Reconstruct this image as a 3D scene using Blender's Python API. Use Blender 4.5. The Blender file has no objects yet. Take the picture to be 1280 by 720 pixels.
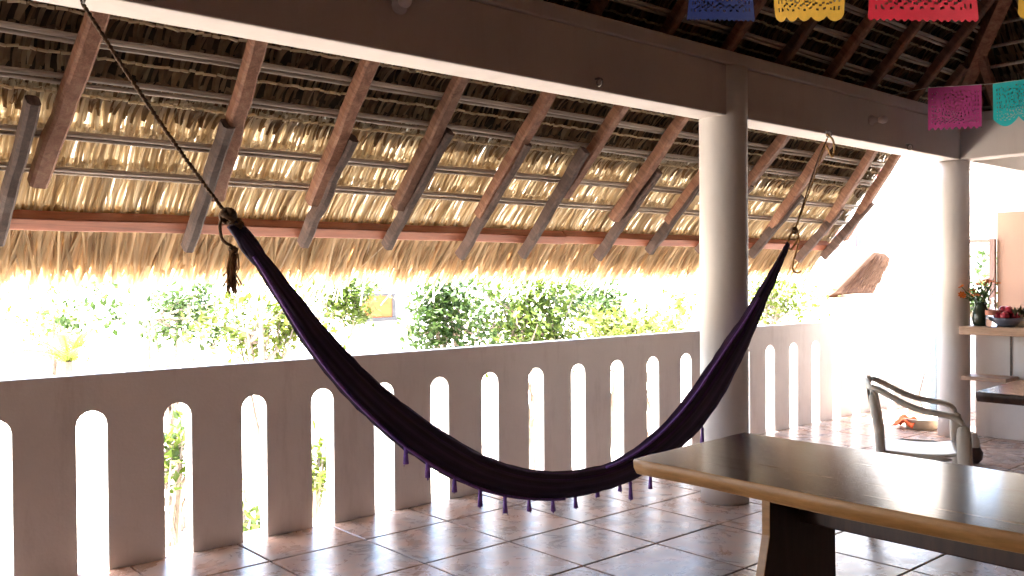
import bpy, math, random
from mathutils import Vector, Matrix
R = random.Random(7)
rad = math.radians

# ------------------------------------------------------------------ camera, sky, sun, exposure
sc = bpy.context.scene
CAMZ = 1.4129; FPX = 1124.3; YAW, PITCH, ROLL = 0.7170, -0.0112, -0.0075
_F = Vector((math.sin(YAW)*math.cos(PITCH), math.cos(YAW)*math.cos(PITCH), math.sin(PITCH)))
_R0 = Vector((math.cos(YAW), -math.sin(YAW), 0)); _U0 = _R0.cross(_F)
_R = _R0*math.cos(ROLL) + _U0*math.sin(ROLL); _U = _U0*math.cos(ROLL) - _R0*math.sin(ROLL)
cam = bpy.data.objects.new('camera', bpy.data.cameras.new('camera')); sc.collection.objects.link(cam)
cam.data.sensor_width = 36; cam.data.lens = 36*FPX/1280; cam.data.clip_start = 0.05; cam.data.clip_end = 3000
cam.matrix_world = Matrix.Translation((0, 0, CAMZ)) @ Matrix((_R, _U, -_F)).transposed().to_4x4()
sc.camera = cam

SUN_EL = rad(77); SUN_AZ = rad(-35)          # azimuth from +Y towards +X
w = bpy.data.worlds.new('World'); sc.world = w; w.use_nodes = True
nt = w.node_tree; bg = nt.nodes['Background']
sky = nt.nodes.new('ShaderNodeTexSky'); sky.sky_type = 'NISHITA'; sky.sun_disc = False
sky.sun_elevation = SUN_EL; sky.sun_rotation = SUN_AZ; sky.dust_density = 3.0; sky.air_density = 1.0
nt.links.new(sky.outputs[0], bg.inputs[0]); bg.inputs[1].default_value = 0.15
sl = bpy.data.lights.new('sun', 'SUN'); sl.energy = 5.0; sl.angle = rad(0.53); sl.color = (1.0, 0.965, 0.91)
sun = bpy.data.objects.new('sun', sl); sc.collection.objects.link(sun); sun.location = (20, -4, 30)
sd = Vector((math.sin(SUN_AZ)*math.cos(SUN_EL), math.cos(SUN_AZ)*math.cos(SUN_EL), math.sin(SUN_EL)))
sun.rotation_euler = sd.to_track_quat('Z', 'Y').to_euler()
sc.view_settings.view_transform = 'Standard'; sc.view_settings.look = 'None'
sc.view_settings.exposure = 4.0; sc.view_settings.gamma = 1.0
sc.cycles.max_bounces = 10; sc.cycles.diffuse_bounces = 6; sc.cycles.glossy_bounces = 4
sc.cycles.transparent_max_bounces = 8; sc.cycles.caustics_reflective = False; sc.cycles.caustics_refractive = False
sc.cycles.use_denoising = True

# ------------------------------------------------------------------ photo pixel -> direction helpers
def ray(u, v): return _F + _R*((u-640)/FPX) - _U*((v-360)/FPX)
def at_y(u, v, y): d = ray(u, v); t = y/d.y; return Vector((0, 0, CAMZ)) + d*t
def at_x(u, v, x): d = ray(u, v); t = x/d.x; return Vector((0, 0, CAMZ)) + d*t
def at_z(u, v, z): d = ray(u, v); t = (z-CAMZ)/d.z; return Vector((0, 0, CAMZ)) + d*t
def at_d(u, v, dep): return Vector((0, 0, CAMZ)) + ray(u, v)*dep

# ------------------------------------------------------------------ mesh helpers
class MB:
    def __init__(s): s.v = []; s.f = []; s.c = []; s.smooth = False
    def add(s, vs, fs, col=None):
        b = len(s.v); s.v += [tuple(p) for p in vs]; s.f += [tuple(b+i for i in f) for f in fs]
        s.c += [col]*len(fs); return s
    def box(s, lo, hi, col=None):
        x0, y0, z0 = lo; x1, y1, z1 = hi
        return s.add([(x0,y0,z0),(x1,y0,z0),(x1,y1,z0),(x0,y1,z0),(x0,y0,z1),(x1,y0,z1),(x1,y1,z1),(x0,y1,z1)],
              [(0,3,2,1),(4,5,6,7),(0,1,5,4),(1,2,6,5),(2,3,7,6),(3,0,4,7)], col)
    def sweep(s, pts, prof, side=None, col=None, scales=None, cap=True):
        # prof: list of (a, b) offsets along side / normal
        pts = [Vector(p) for p in pts]; n = len(prof); rings = []
        for i, p in enumerate(pts):
            t = (pts[min(i+1, len(pts)-1)] - pts[max(i-1, 0)]).normalized()
            if side is None:
                ref = Vector((0, 0, 1)) if abs(t.z) < .9 else Vector((1, 0, 0)); sv = t.cross(ref).normalized()
            else: sv = Vector(side); sv = (sv - t*sv.dot(t)).normalized()
            nv = sv.cross(t); k = scales[i] if scales else 1
            if not isinstance(k, tuple): k = (k, k)
            rings.append([p + sv*a*k[0] + nv*b*k[1] for a, b in prof])
        vs = [q for r in rings for q in r]; fs = []
        for i in range(len(pts)-1):
            for j in range(n):
                fs.append((i*n+j, i*n+(j+1) % n, (i+1)*n+(j+1) % n, (i+1)*n+j))
        if cap: fs += [tuple(range(n-1, -1, -1)), tuple((len(pts)-1)*n+j for j in range(n))]
        return s.add(vs, fs, col)
    def tube(s, pts, r, n=8, col=None, scales=None):
        return s.sweep(pts, [(r*math.cos(2*math.pi*i/n), r*math.sin(2*math.pi*i/n)) for i in range(n)], col=col, scales=scales)
    def lathe(s, c, prof, n=24, col=None):
        c = Vector(c); vs = []; fs = []; m = len(prof)
        for r, z in prof:
            for i in range(n):
                a = 2*math.pi*i/n; vs.append(c + Vector((r*math.cos(a), r*math.sin(a), z)))
        for k in range(m-1):
            for i in range(n): fs.append((k*n+i, k*n+(i+1) % n, (k+1)*n+(i+1) % n, (k+1)*n+i))
        fs += [tuple(range(n-1, -1, -1)), tuple((m-1)*n+i for i in range(n))]
        return s.add(vs, fs, col)
    def build(s, name, mat, parent=None, smooth=False, bevel=0, seg=2, sub=0):
        me = bpy.data.meshes.new(name); me.from_pydata(s.v, [], s.f); me.update()
        if any(c is not None for c in s.c):
            ca = me.color_attributes.new('col', 'FLOAT_COLOR', 'CORNER'); dat = []
            for f, c in zip(s.f, s.c):
                c = c or (.5, .5, .5); dat += [c[0], c[1], c[2], 1.0]*len(f)
            ca.data.foreach_set('color', dat)
        if smooth: me.polygons.foreach_set('use_smooth', [True]*len(me.polygons))
        if mat: me.materials.append(mat)
        o = bpy.data.objects.new(name, me); sc.collection.objects.link(o)
        if parent: o.parent = parent; o.matrix_parent_inverse = Matrix.Translation(-parent.location)
        if bevel:
            m = o.modifiers.new('bevel', 'BEVEL'); m.width = bevel; m.segments = seg; m.limit_method = 'ANGLE'; m.angle_limit = rad(40)
        if sub: m = o.modifiers.new('sub', 'SUBSURF'); m.levels = sub; m.render_levels = sub
        return o
def tag(o, label=None, cat=None, group=None, kind=None):
    if label: o['label'] = label
    if cat: o['category'] = cat
    if group: o['group'] = group
    if kind: o['kind'] = kind
    return o
def thing(name, loc, label, cat, group=None):
    o = bpy.data.objects.new(name, None); sc.collection.objects.link(o); o.location = loc; o.empty_display_size = .1
    return tag(o, label, cat, group)
bpy.context.view_layer.update()

# ------------------------------------------------------------------ materials
def newmat(name):
    m = bpy.data.materials.new(name); m.use_nodes = True; t = m.node_tree
    return m, t, t.nodes['Principled BSDF']
def N(t, ty, **k):
    n = t.nodes.new(ty)
    for a, b in k.items(): setattr(n, a, b)
    return n
def ramp(t, fac, stops):
    r = N(t, 'ShaderNodeValToRGB'); e = r.color_ramp.elements
    while len(e) < len(stops): e.new(.5)
    for i, (p, c) in enumerate(stops): e[i].position = p; e[i].color = (*c, 1)
    t.links.new(fac, r.inputs[0]); return r.outputs[0]
def coords(t, scale=(1,1,1), rot=(0,0,0), kind='Object'):
    tc = N(t, 'ShaderNodeTexCoord'); mp = N(t, 'ShaderNodeMapping')
    mp.inputs['Scale'].default_value = scale; mp.inputs['Rotation'].default_value = rot
    t.links.new(tc.outputs[kind], mp.inputs[0]); return mp.outputs[0]
def noise(t, co, sc_, det=5, rough=.6, dist=0):
    n = N(t, 'ShaderNodeTexNoise'); n.inputs['Scale'].default_value = sc_; n.inputs['Detail'].default_value = det
    n.inputs['Roughness'].default_value = rough; n.inputs['Distortion'].default_value = dist
    if co is not None: t.links.new(co, n.inputs['Vector'])
    return n.outputs[0]
def bump(t, bs, h, st=.3, d=.01):
    b = N(t, 'ShaderNodeBump'); b.inputs['Strength'].default_value = st; b.inputs['Distance'].default_value = d
    t.links.new(h, b.inputs['Height']); t.links.new(b.outputs[0], bs.inputs['Normal'])
def mixc(t, fac, a, b, mode='MIX'):
    m = N(t, 'ShaderNodeMix', data_type='RGBA', blend_type=mode)
    if isinstance(fac, (int, float)): m.inputs[0].default_value = fac
    else: t.links.new(fac, m.inputs[0])
    for s_, i in ((a, 6), (b, 7)):
        if isinstance(s_, tuple): m.inputs[i].default_value = (*s_, 1)
        else: t.links.new(s_, m.inputs[i])
    return m.outputs[2]
def plaster(name, base, stain, rough=.75, amt=.5):
    m, t, b = newmat(name); co = coords(t)
    n1 = noise(t, co, 1.7, 6, .65); n2 = noise(t, coords(t, (6, 6, 1.2)), 1.5, 6, .7); n3 = noise(t, co, 60, 3)
    c = ramp(t, n1, [(.35, base), (.75, tuple(x*.88 for x in base))])
    f = ramp(t, n2, [(.52, (0,0,0)), (.78, (amt,)*3)])
    c = mixc(t, f, c, stain); t.links.new(c, b.inputs['Base Color']); b.inputs['Roughness'].default_value = rough
    bump(t, b, n3, .25, .004); return m
def wood(name, c0, c1, c2, scale, rot=(0,0,0), rough=.6, bst=.3, spec=.5):
    m, t, b = newmat(name); oi = N(t, 'ShaderNodeObjectInfo')
    tc = N(t, 'ShaderNodeTexCoord'); ad = N(t, 'ShaderNodeVectorMath', operation='ADD')
    sc2 = N(t, 'ShaderNodeVectorMath', operation='SCALE'); sc2.inputs[3].default_value = 7.0
    cmb = N(t, 'ShaderNodeCombineXYZ')
    for i in range(3): t.links.new(oi.outputs['Random'], cmb.inputs[i])
    t.links.new(cmb.outputs[0], sc2.inputs[0]); t.links.new(tc.outputs['Object'], ad.inputs[0]); t.links.new(sc2.outputs[0], ad.inputs[1])
    mp = N(t, 'ShaderNodeMapping'); mp.vector_type = 'TEXTURE'
    mp.inputs['Scale'].default_value = tuple(1/x for x in scale); mp.inputs['Rotation'].default_value = rot
    t.links.new(ad.outputs[0], mp.inputs[0])
    n1 = noise(t, mp.outputs[0], 1, 7, .65, .8); n2 = noise(t, mp.outputs[0], 6, 4, .7)
    c = ramp(t, n1, [(.28, c0), (.5, c1), (.72, c2)])
    c = mixc(t, ramp(t, n2, [(.4, (0,0,0)), (.7, (.45,)*3)]), c, tuple(x*.45 for x in c0))
    hs = N(t, 'ShaderNodeHueSaturation'); mr = N(t, 'ShaderNodeMapRange'); mr.inputs[3].default_value = .75; mr.inputs[4].default_value = 1.25
    t.links.new(oi.outputs['Random'], mr.inputs[0]); t.links.new(mr.outputs[0], hs.inputs['Value']); t.links.new(c, hs.inputs['Color'])
    t.links.new(hs.outputs[0], b.inputs['Base Color']); b.inputs['Roughness'].default_value = rough
    b.inputs['Specular IOR Level'].default_value = spec
    bump(t, b, n2, bst, .004); return m
def attr_mat(name, rough=.8, trans=0.0, tint=(1,1,1), nscale=None):
    m, t, b = newmat(name); a = N(t, 'ShaderNodeAttribute', attribute_name='col'); c = a.outputs['Color']
    if nscale:
        n = noise(t, coords(t, nscale), 1, 4); c = mixc(t, ramp(t, n, [(.35, (0,0,0)), (.7, (.6,)*3)]), c, (.06, .04, .03), 'MULTIPLY')
    t.links.new(c, b.inputs['Base Color']); b.inputs['Roughness'].default_value = rough; b.inputs['Specular IOR Level'].default_value = .25
    if trans:
        tr = N(t, 'ShaderNodeBsdfTranslucent'); mx = N(t, 'ShaderNodeMixShader'); mx.inputs[0].default_value = trans
        t.links.new(c, tr.inputs[0]); t.links.new(b.outputs[0], mx.inputs[1]); t.links.new(tr.outputs[0], mx.inputs[2])
        t.links.new(mx.outputs[0], t.nodes['Material Output'].inputs[0])
    return m
def plain(name, col, rough=.5, var=.15, scale=12, metal=0, spec=.5, bst=0):
    m, t, b = newmat(name); n = noise(t, coords(t), scale, 4)
    c = ramp(t, n, [(.3, tuple(x*(1-var) for x in col)), (.7, tuple(min(1, x*(1+var)) for x in col))])
    t.links.new(c, b.inputs['Base Color']); b.inputs['Roughness'].default_value = rough; b.inputs['Metallic'].default_value = metal
    b.inputs['Specular IOR Level'].default_value = spec
    if bst: bump(t, b, noise(t, coords(t), scale*8, 3), bst, .003)
    return m
def glass(name, col=(1,1,1), rough=.02):
    m, t, b = newmat(name); b.inputs['Base Color'].default_value = (*col, 1); b.inputs['Roughness'].default_value = rough
    b.inputs['Transmission Weight'].default_value = 1; b.inputs['IOR'].default_value = 1.4; return m

M_rail = plaster('railing_paint', (.82, .78, .75), (.40, .34, .30), .7, .35)
M_col = plaster('column_paint', (.68, .64, .61), (.52, .45, .41), .55, .25)
M_beam = plaster('beam_paint', (.52, .46, .43), (.38, .32, .29), .7, .35)
M_white = plaster('white_wash', (.80, .79, .77), (.6, .56, .52), .7, .3)
M_tan = plaster('tan_paint', (.34, .20, .13), (.29, .175, .115), .7, .3)
SL = (4, 1.2, 1.2)
M_rafter = wood('rafter_wood', (.13, .055, .03), (.26, .12, .07), (.36, .20, .12), (22, 22, 1.6), (rad(47-90), 0, 0), .7)
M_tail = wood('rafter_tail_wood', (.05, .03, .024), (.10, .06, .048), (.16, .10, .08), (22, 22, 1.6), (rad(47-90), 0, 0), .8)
M_plate = wood('eave_beam_wood', (.20, .055, .025), (.34, .10, .045), (.42, .15, .07), (1.2, 20, 20), (0,0,0), .65)
M_batten = wood('batten_wood', (.28, .23, .19), (.46, .40, .34), (.60, .53, .46), (1.5, 40, 40), (0,0,0), .55)
M_thatch = attr_mat('thatch_straw', .75, .66)
def mat_mat():
    m, t, b = newmat('thatch_mat'); n = noise(t, coords(t, (60, 2, 2)), 1, 5, .7)
    c = ramp(t, n, [(.3, (.40,.33,.25)), (.5, (.62,.55,.44)), (.7, (.72,.66,.55))]); t.links.new(c, b.inputs['Base Color']); b.inputs['Roughness'].default_value = .9
    tr = N(t, 'ShaderNodeBsdfTranslucent'); t.links.new(c, tr.inputs[0]); mx = N(t, 'ShaderNodeMixShader'); mx.inputs[0].default_value = .27
    t.links.new(b.outputs[0], mx.inputs[1]); t.links.new(tr.outputs[0], mx.inputs[2]); t.links.new(mx.outputs[0], t.nodes['Material Output'].inputs[0]); return m
M_mat = mat_mat()
M_back = plain('thatch_backing', (.06, .042, .028), .95, .4, 9)  # thatch body coloured very dark, giving the gaps between stalks their shade
M_leaf = attr_mat('leaf', .5, .35)
M_bark = plain('bark', (.23, .18, .14), .9, .4, 14, bst=.4)
M_hamm = attr_mat('hammock_cotton', .9, 0)
M_rope = plain('rope_brown', (.13, .075, .04), .9, .4, 90, bst=.5)
M_rope2 = plain('rope_golden', (.42, .24, .09), .9, .35, 90, bst=.5)
M_steel = plain('hook_steel', (.12, .10, .09), .5, .3, 40, .7)
M_plastic = plain('chair_plastic', (.72, .68, .62), .38, .05, 5)
M_grout = plain('grout', (.13, .11, .10), .9, .25, 20)
M_sand = plain('sandy_ground', (.60, .54, .45), .95, .2, .35)
# floor tile: mottled stone look, per-tile offset
def tile_mat():
    m, t, b = newmat('ceramic_tile'); oi = N(t, 'ShaderNodeObjectInfo'); tc = N(t, 'ShaderNodeTexCoord')
    cmb = N(t, 'ShaderNodeCombineXYZ'); mul = N(t, 'ShaderNodeMath', operation='MULTIPLY'); mul.inputs[1].default_value = 57
    t.links.new(oi.outputs['Random'], mul.inputs[0])
    for i in range(3): t.links.new(mul.outputs[0], cmb.inputs[i])
    ad = N(t, 'ShaderNodeVectorMath', operation='ADD'); t.links.new(tc.outputs['Object'], ad.inputs[0]); t.links.new(cmb.outputs[0], ad.inputs[1])
    n1 = noise(t, ad.outputs[0], 2.6, 6, .6, 1.2); n2 = noise(t, ad.outputs[0], 7, 6, .7, .8); n3 = noise(t, ad.outputs[0], 1.9, 5, .55, 1.8)
    c = ramp(t, n1, [(.30, (.27, .145, .095)), (.46, (.40, .255, .19)), (.58, (.31, .24, .205)), (.74, (.19, .175, .175))])
    c = mixc(t, ramp(t, n3, [(.48, (0,0,0)), (.66, (.75,)*3)]), c, (.20, .195, .195))
    c = mixc(t, ramp(t, n2, [(.45, (0,0,0)), (.75, (.5,)*3)]), c, (.42, .295, .225))
    t.links.new(c, b.inputs['Base Color']); r = ramp(t, n2, [(.3, (.21,)*3), (.7, (.36,)*3)]); t.links.new(r, b.inputs['Roughness'])
    b.inputs['Specular IOR Level'].default_value = .4
    bump(t, b, n2, .05, .004); return m
M_tile = tile_mat()

# ------------------------------------------------------------------ ground and floor
g = MB(); g.add([(-400,-400,-3.3),(400,-400,-3.3),(400,600,-3.3),(-400,600,-3.3)], [(0,1,2,3)])
tag(g.build('ground', M_sand), 'pale sunlit sandy ground below the terrace', None, None, 'structure')
TS = .55; X0, Y0 = 2.578, 4.177
fl = MB(); fl.box((-7, -6, -.25), (9.9, 4.80, -.004)); floor = fl.build('floor', M_grout); tag(floor, 'terrace floor of mottled brown ceramic tiles', None, None, 'structure')
tm = {}
def tile_mesh(x0, x1, y0, y1):
    k = (round(x1-x0, 3), round(y1-y0, 3))
    if k not in tm:
        b = .004; a, c = k; h = .006
        me = bpy.data.meshes.new('floor_tile')
        vs = [(0,0,-.003),(a,0,-.003),(a,c,-.003),(0,c,-.003),(0,0,h-.003),(a,0,h-.003),(a,c,h-.003),(0,c,h-.003),(b,b,h),(a-b,b,h),(a-b,c-b,h),(b,c-b,h)]
        me.from_pydata(vs, [], [(0,1,5,4),(1,2,6,5),(2,3,7,6),(3,0,4,7),(4,5,9,8),(5,6,10,9),(6,7,11,10),(7,4,8,11),(8,9,10,11)])
        me.materials.append(M_tile); tm[k] = me
    return tm[k]
G = .0045
for i in range(-8, 13):
    for j in range(-1, 12):
        xa, xb = X0+TS*i+G, X0+TS*(i+1)-G; yb = Y0-TS*j-G; ya = yb-TS+2*G
        yb = min(yb, 4.58)
        o = bpy.data.objects.new('floor_tile', tile_mesh(xa, xb, ya, yb)); sc.collection.objects.link(o)
        o.parent = floor; o.location = (xa, ya, R.uniform(-.0006, .0006)); o.rotation_euler = (R.uniform(-.0012, .0012), R.uniform(-.0012, .0012), 0)

# ------------------------------------------------------------------ railing with arched slots
def railing(name, A, B, slots, hw, th, h, ztop, label):
    # A,B plan points of the inner face; thickness to the left of A->B; slots = distances along
    A = Vector((*A, 0)); B = Vector((*B, 0)); d = (B-A); Ln = d.length; d.normalize(); n = Vector((-d.y, d.x, 0))
    mb = MB(); NA = 8; zs = ztop - hw
    def pt(s, z, k): p = A + d*s + n*(th*k); return (p.x, p.y, z)
    edges = [0] + [e for s in slots for e in (s-hw, s+hw)] + [Ln]
    for i in range(0, len(edges), 2):                         # piers
        a, b = edges[i], edges[i+1]
        for k in (0, 1):
            q = [pt(a, 0, k), pt(b, 0, k), pt(b, zs, k), pt(b, h, k), pt(a, h, k), pt(a, zs, k)]
            mb.add(q, [(0,1,2,3,4,5)] if k == 0 else [(5,4,3,2,1,0)])
        for s_, fl_ in ((a, 1), (b, 0)):
            q = [pt(s_, 0, 0), pt(s_, 0, 1), pt(s_, zs, 1), pt(s_, zs, 0)]
            mb.add(q, [(0,1,2,3)] if fl_ else [(3,2,1,0)])
    for s_ in slots:                                          # arch heads
        arc = [(s_ - hw*math.cos(math.pi*t/NA), zs + hw*math.sin(math.pi*t/NA)) for t in range(NA+1)]
        for k in (0, 1):
            for t in range(NA):
                (a, za), (b, zb) = arc[t], arc[t+1]
                q = [pt(a, za, k), pt(b, zb, k), pt(b, h, k), pt(a, h, k)]
                mb.add(q, [(0,1,2,3)] if k == 0 else [(3,2,1,0)])
        for t in range(NA):
            (a, za), (b, zb) = arc[t], arc[t+1]
            mb.add([pt(a, za, 0), pt(a, za, 1), pt(b, zb, 1), pt(b, zb, 0)], [(0,1,2,3)])
    mb.add([pt(0, h, 0), pt(Ln, h, 0), pt(Ln, h, 1), pt(0, h, 1)], [(0,1,2,3)])
    o = mb.build(name, M_rail); return tag(o, label, 'railing')
RY = 4.584; RH = .963
xs = [1.31+.4145*k for k in range(-9, 12)] + [6.29, 6.69, 7.08, 7.465, 7.85, 8.235, 8.62, 9.005, 9.36]
railing('balcony_railing', (-4, RY), (9.57, RY), [x+4 for x in xs], .071, .09, RH, .79, 'long off-white balcony railing with arched slots behind the hammock')
railing('balcony_railing', (9.57, RY-.002), (9.57, 3.0), [.26+.385*k for k in range(4)], .071, .13, RH-.003, .79, 'short white railing turning the corner beyond the broom')

# ------------------------------------------------------------------ columns and beams
def column(x, y, r, ztop, label):
    mb = MB(); pr = [(r, 0)] + [(r*(1+.004*math.sin(k*1.7)), ztop*k/14) for k in range(1, 14)] + [(r, ztop)]
    mb.lathe((x, y, .003), pr, 40); return tag(mb.build('round_column', M_col, smooth=True), label, 'column')
c1 = column(4.721, 3.387, .149, 2.704, 'thick round white column that the hammock passes in front of')
c2 = column(8.07, 3.387, .130, 2.39, 'slimmer round white column at the end of the counter')
for c in (c1, c2):
    for pl in c.data.polygons:
        if len(pl.vertices) > 4: pl.use_smooth = False
BZ = 2.397
bm1 = thing('concrete_beam', (1.5, 3.387, BZ), 'long painted concrete beam the hammock hangs from, over the thick column', 'beam')
MB().box((-4, 3.2855, BZ), (7.972, 3.4885, 2.708)).build('beam_body', M_beam, bm1, bevel=.008)
MB().box((-4, 3.262, 2.7085), (8.0, 3.52, 2.79)).build('ledge', M_beam, bm1, bevel=.01)
bm2 = thing('concrete_beam', (8.07, 1, BZ), 'grey painted beam above the counter, meeting the slimmer column', 'beam')
MB().box((7.974, -5, BZ+.002), (8.17, 3.485, 2.7075)).build('beam_body', M_beam, bm2, bevel=.008)
MB().box((8.002, -5, 2.7085), (8.25, 3.518, 2.788)).build('ledge', M_beam, bm2, bevel=.01)
tag(MB().box((8.172, 3.29, BZ+.004), (9.9, 3.483, 2.70)).build('concrete_beam', M_white, bevel=.008), 'white beam running on past the slimmer column over the kitchen', 'beam')
# small hooks and lamp holders on the long beam
def ring(mb, c, r, rr, ax=(1,0,0), n=14, a0=0, a1=6.283):
    ax = Vector(ax).normalized(); u = ax.orthogonal().normalized(); v = ax.cross(u); c = Vector(c)
    mb.tube([c + u*r*math.cos(a0+(a1-a0)*i/n) + v*r*math.sin(a0+(a1-a0)*i/n) for i in range(n+1)], rr, 6); return mb
for (u, v) in ((103, 2), (748, 103), (1035, 168), (1136, 184)):
    p = at_y(u, v, 3.265); p.z = max(p.z, 2.375) ; m = MB(); ring(m, (p.x, p.y-.008, p.z), .02, .005)
    m.tube([(p.x, 3.29, p.z+.02), (p.x, 3.257, p.z+.02)], .006, 6); m.build('hook', M_steel, bm1, smooth=True)
M_bulb = plain('bulb_frosted', (.62, .55, .52), .35, .1, 10)
for i, (u, v) in enumerate(((502, 6), (1092, 150))):
    p = at_y(u, v, 3.26); L = thing('lamp_holder', (p.x, 3.285, p.z), ['dark unlit lamp holder with frosted bulb on the long beam', 'pale unlit lamp holder with frosted bulb on the beam near the pink paper flag'][i], 'lamp')
    MB().lathe((0,0,0), [(.035, 0), (.04, .012), (.022, .03), (.02, .05)], 16).build('socket', M_beam, None, smooth=True)
    s = bpy.context.scene.objects['socket' if i == 0 else 'socket.001']; s.parent = L; s.rotation_euler = (rad(90), 0, 0)
    b = MB().lathe((0,0,.05), [(.008, 0), (.02, .008), (.031, .035), (.026, .058), (.01, .07)], 16).build('bulb', M_bulb, None, smooth=True)
    b.parent = L; b.rotation_euler = (rad(90), 0, rad(25 if i else -15))

# ------------------------------------------------------------------ thatched roof
CS, SN = math.cos(rad(47)), math.sin(rad(47))
def SP(x, s, n): return Vector((x, 3.39 + CS*s + SN*n, 2.9 - SN*s + CS*n))
def verge(s): return 7.80 + .19*(s-.5)
roof = thing('thatched_roof', (4, 3.4, 2.8), 'palm thatched roof on wooden rafters sloping down over the railing', 'roof')
def slab(name, mat, quad, off, parent):
    nrm = (quad[1]-quad[0]).cross(quad[2]-quad[0]).normalized()*off; n = len(quad)
    return MB().add(quad + [q+nrm for q in quad], [tuple(range(n)), tuple(range(2*n-1, n-1, -1))] + [(i, i+n, (i+1) % n+n, (i+1) % n) for i in range(n)]).build(name, mat, parent)
RID = -5.4                                   # ridge slope coordinate
rp = SP(0, RID, .1); ry_, rz_ = rp.y, rp.z
HX = lambda s: 8.0 + CS*s                    # hip edge of the main slope above the beam (s < 0)
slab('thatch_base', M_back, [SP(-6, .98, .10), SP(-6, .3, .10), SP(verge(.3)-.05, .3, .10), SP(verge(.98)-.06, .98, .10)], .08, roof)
MB().add([SP(-6, 1.74, .09), SP(-6, .97, .09), SP(verge(.97)-.05, .97, .09), SP(verge(1.74)-.05, 1.74, .09)], [(0,1,2,3)]).build('thatch_mat', M_mat, roof)
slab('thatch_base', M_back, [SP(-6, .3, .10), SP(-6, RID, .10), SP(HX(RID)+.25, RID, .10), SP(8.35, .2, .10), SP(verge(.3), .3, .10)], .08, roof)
def SE(y, s, n): return Vector((8.0 + CS*s + SN*n, y, 2.9 - SN*s + CS*n))      # end slope over the counter
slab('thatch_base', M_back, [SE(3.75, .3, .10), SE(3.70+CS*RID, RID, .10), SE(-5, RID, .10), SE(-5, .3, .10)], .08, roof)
yb = -ry_
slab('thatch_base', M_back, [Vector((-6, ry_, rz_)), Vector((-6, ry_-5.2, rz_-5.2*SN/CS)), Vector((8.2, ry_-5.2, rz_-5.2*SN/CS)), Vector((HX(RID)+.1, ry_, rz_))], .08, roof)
# rafters: (x at beam, x at lower end, visible lower s)
RAF = [(.55,.55), (1.114,1.022), (1.768,1.824), (2.351,2.358), (2.907,2.903), (3.542,3.521), (4.159,4.117), (4.754,4.726), (5.36,5.33), (5.965,5.935), (6.567,6.72), (7.269,7.56), (7.70,8.00)]
TAIL = [.42,.905,1.767,2.388,2.943,3.53,4.055,4.801,5.317,5.92,6.69,7.475,7.88]
TT = [.95,.97,.98,.98,.87,.88,.88,.97,1.0,1.0,1.05,1.15,1.05]
RR = random.Random(3)
def pole(fn, x0, x1, s0, s1, nc, wx, hn, name, mat, jit=.006):
    mb = MB(); K = 9; pts = []; sca = []
    for k in range(K):
        f = k/(K-1); pts.append(fn(x0+(x1-x0)*f + RR.uniform(-jit, jit), s0+(s1-s0)*f, nc + RR.uniform(-jit, jit)*.4)); sca.append(1+RR.uniform(-.06, .06))
    a, b, c = wx/2, hn/2, .012
    prof = [(-a+c,-b),(a-c,-b),(a,-b+c),(a,b-c),(a-c,b),(-a+c,b),(-a,b-c),(-a,-b+c)]
    mb.sweep(pts, prof, side=(1,0,0) if fn is SP else (0,1,0), scales=sca); return mb.build(name, mat, roof)
for i, (xa, xb) in enumerate(RAF):
    dx = (xb-xa)/1.0
    if xa > 6.5: xt = xa - .05
    else: xt = xa
    top = max(-4.2, -(8.0-xa)/CS + .1)
    pole(SP, xt, xa, top, .50, -.052, .072, .072, 'rafter', M_rafter)
    low = [1.42, 1.40, 1.42, 1.42, 1.42, 1.45, 1.25, 1.42, 1.42, 1.45, 1.50, 1.45, 1.50][i]
    pole(SP, xa, xb, .48, low, -.053, .076, .073, 'rafter', M_rafter)
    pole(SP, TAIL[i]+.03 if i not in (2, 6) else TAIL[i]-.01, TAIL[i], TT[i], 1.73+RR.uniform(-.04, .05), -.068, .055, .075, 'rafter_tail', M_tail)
for k in range(9):
    y = 3.0 - .62*k
    pole(SE, y, y, -4.2 if k > 3 else -(3.39-y)/CS+.1, .25, -.052, .07, .072, 'rafter', M_rafter)
mb = MB(); pts = [SP(8.02, .05, -.06) + (SP(HX(-4.6), -4.6, -.06)-SP(8.02, .05, -.06))*f for f in (0, .5, 1)]
mb.sweep(pts, [(-.05,-.06),(.05,-.06),(.05,.06),(-.05,.06)]); mb.build('hip_rafter', M_rafter, roof)
# eave beam lying on the rafter tails, in three lengths
for a, b, dz in ((-4, .62, .004), (.6, 4.43, 0), (4.4, 7.93, -.004)):
    K = 12; pts = [SP(a+(b-a)*k/K, 1.650+dz+RR.uniform(-.004, .004), .0) for k in range(K+1)]
    MB().sweep(pts, [(-.032,-.036),(.032,-.036),(.032,.036),(-.032,.036)], side=(0, SN, CS)).build('eave_beam', M_plate, roof, bevel=.006)
# battens
BAT = [.694, .886, 1.164, 1.353]
BIN = [.50, .31, .12, -.07, -.26, -.45, -.64, -.83, -1.02, -1.21, -1.40, -1.59, -1.78, -1.97]
for s in BAT + BIN:
    xe = verge(s)+.02 if s > .3 else HX(s)
    for off, rr in ((0, .013), (.027, .010)):
        K = 22; x0 = -3.5 if s > -.2 else 1.0
        pts = [SP(x0+(xe-x0)*k/K, s+off+RR.uniform(-.005, .005), .004+RR.uniform(-.003, .003)) for k in range(K+1)]
        MB().tube(pts, rr, 6).build('batten', M_batten, roof, smooth=True)
for k in range(11):
    s = .1-.19*k; K = 8; pts = [SE(3.39+CS*min(s, 0) - .0 - (3.39+CS*min(s, 0)+.5)*j/K, s+RR.uniform(-.005, .005), .004) for j in range(K+1)]
    MB().tube(pts, .014, 6).build('batten', M_batten, roof, smooth=True)
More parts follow.
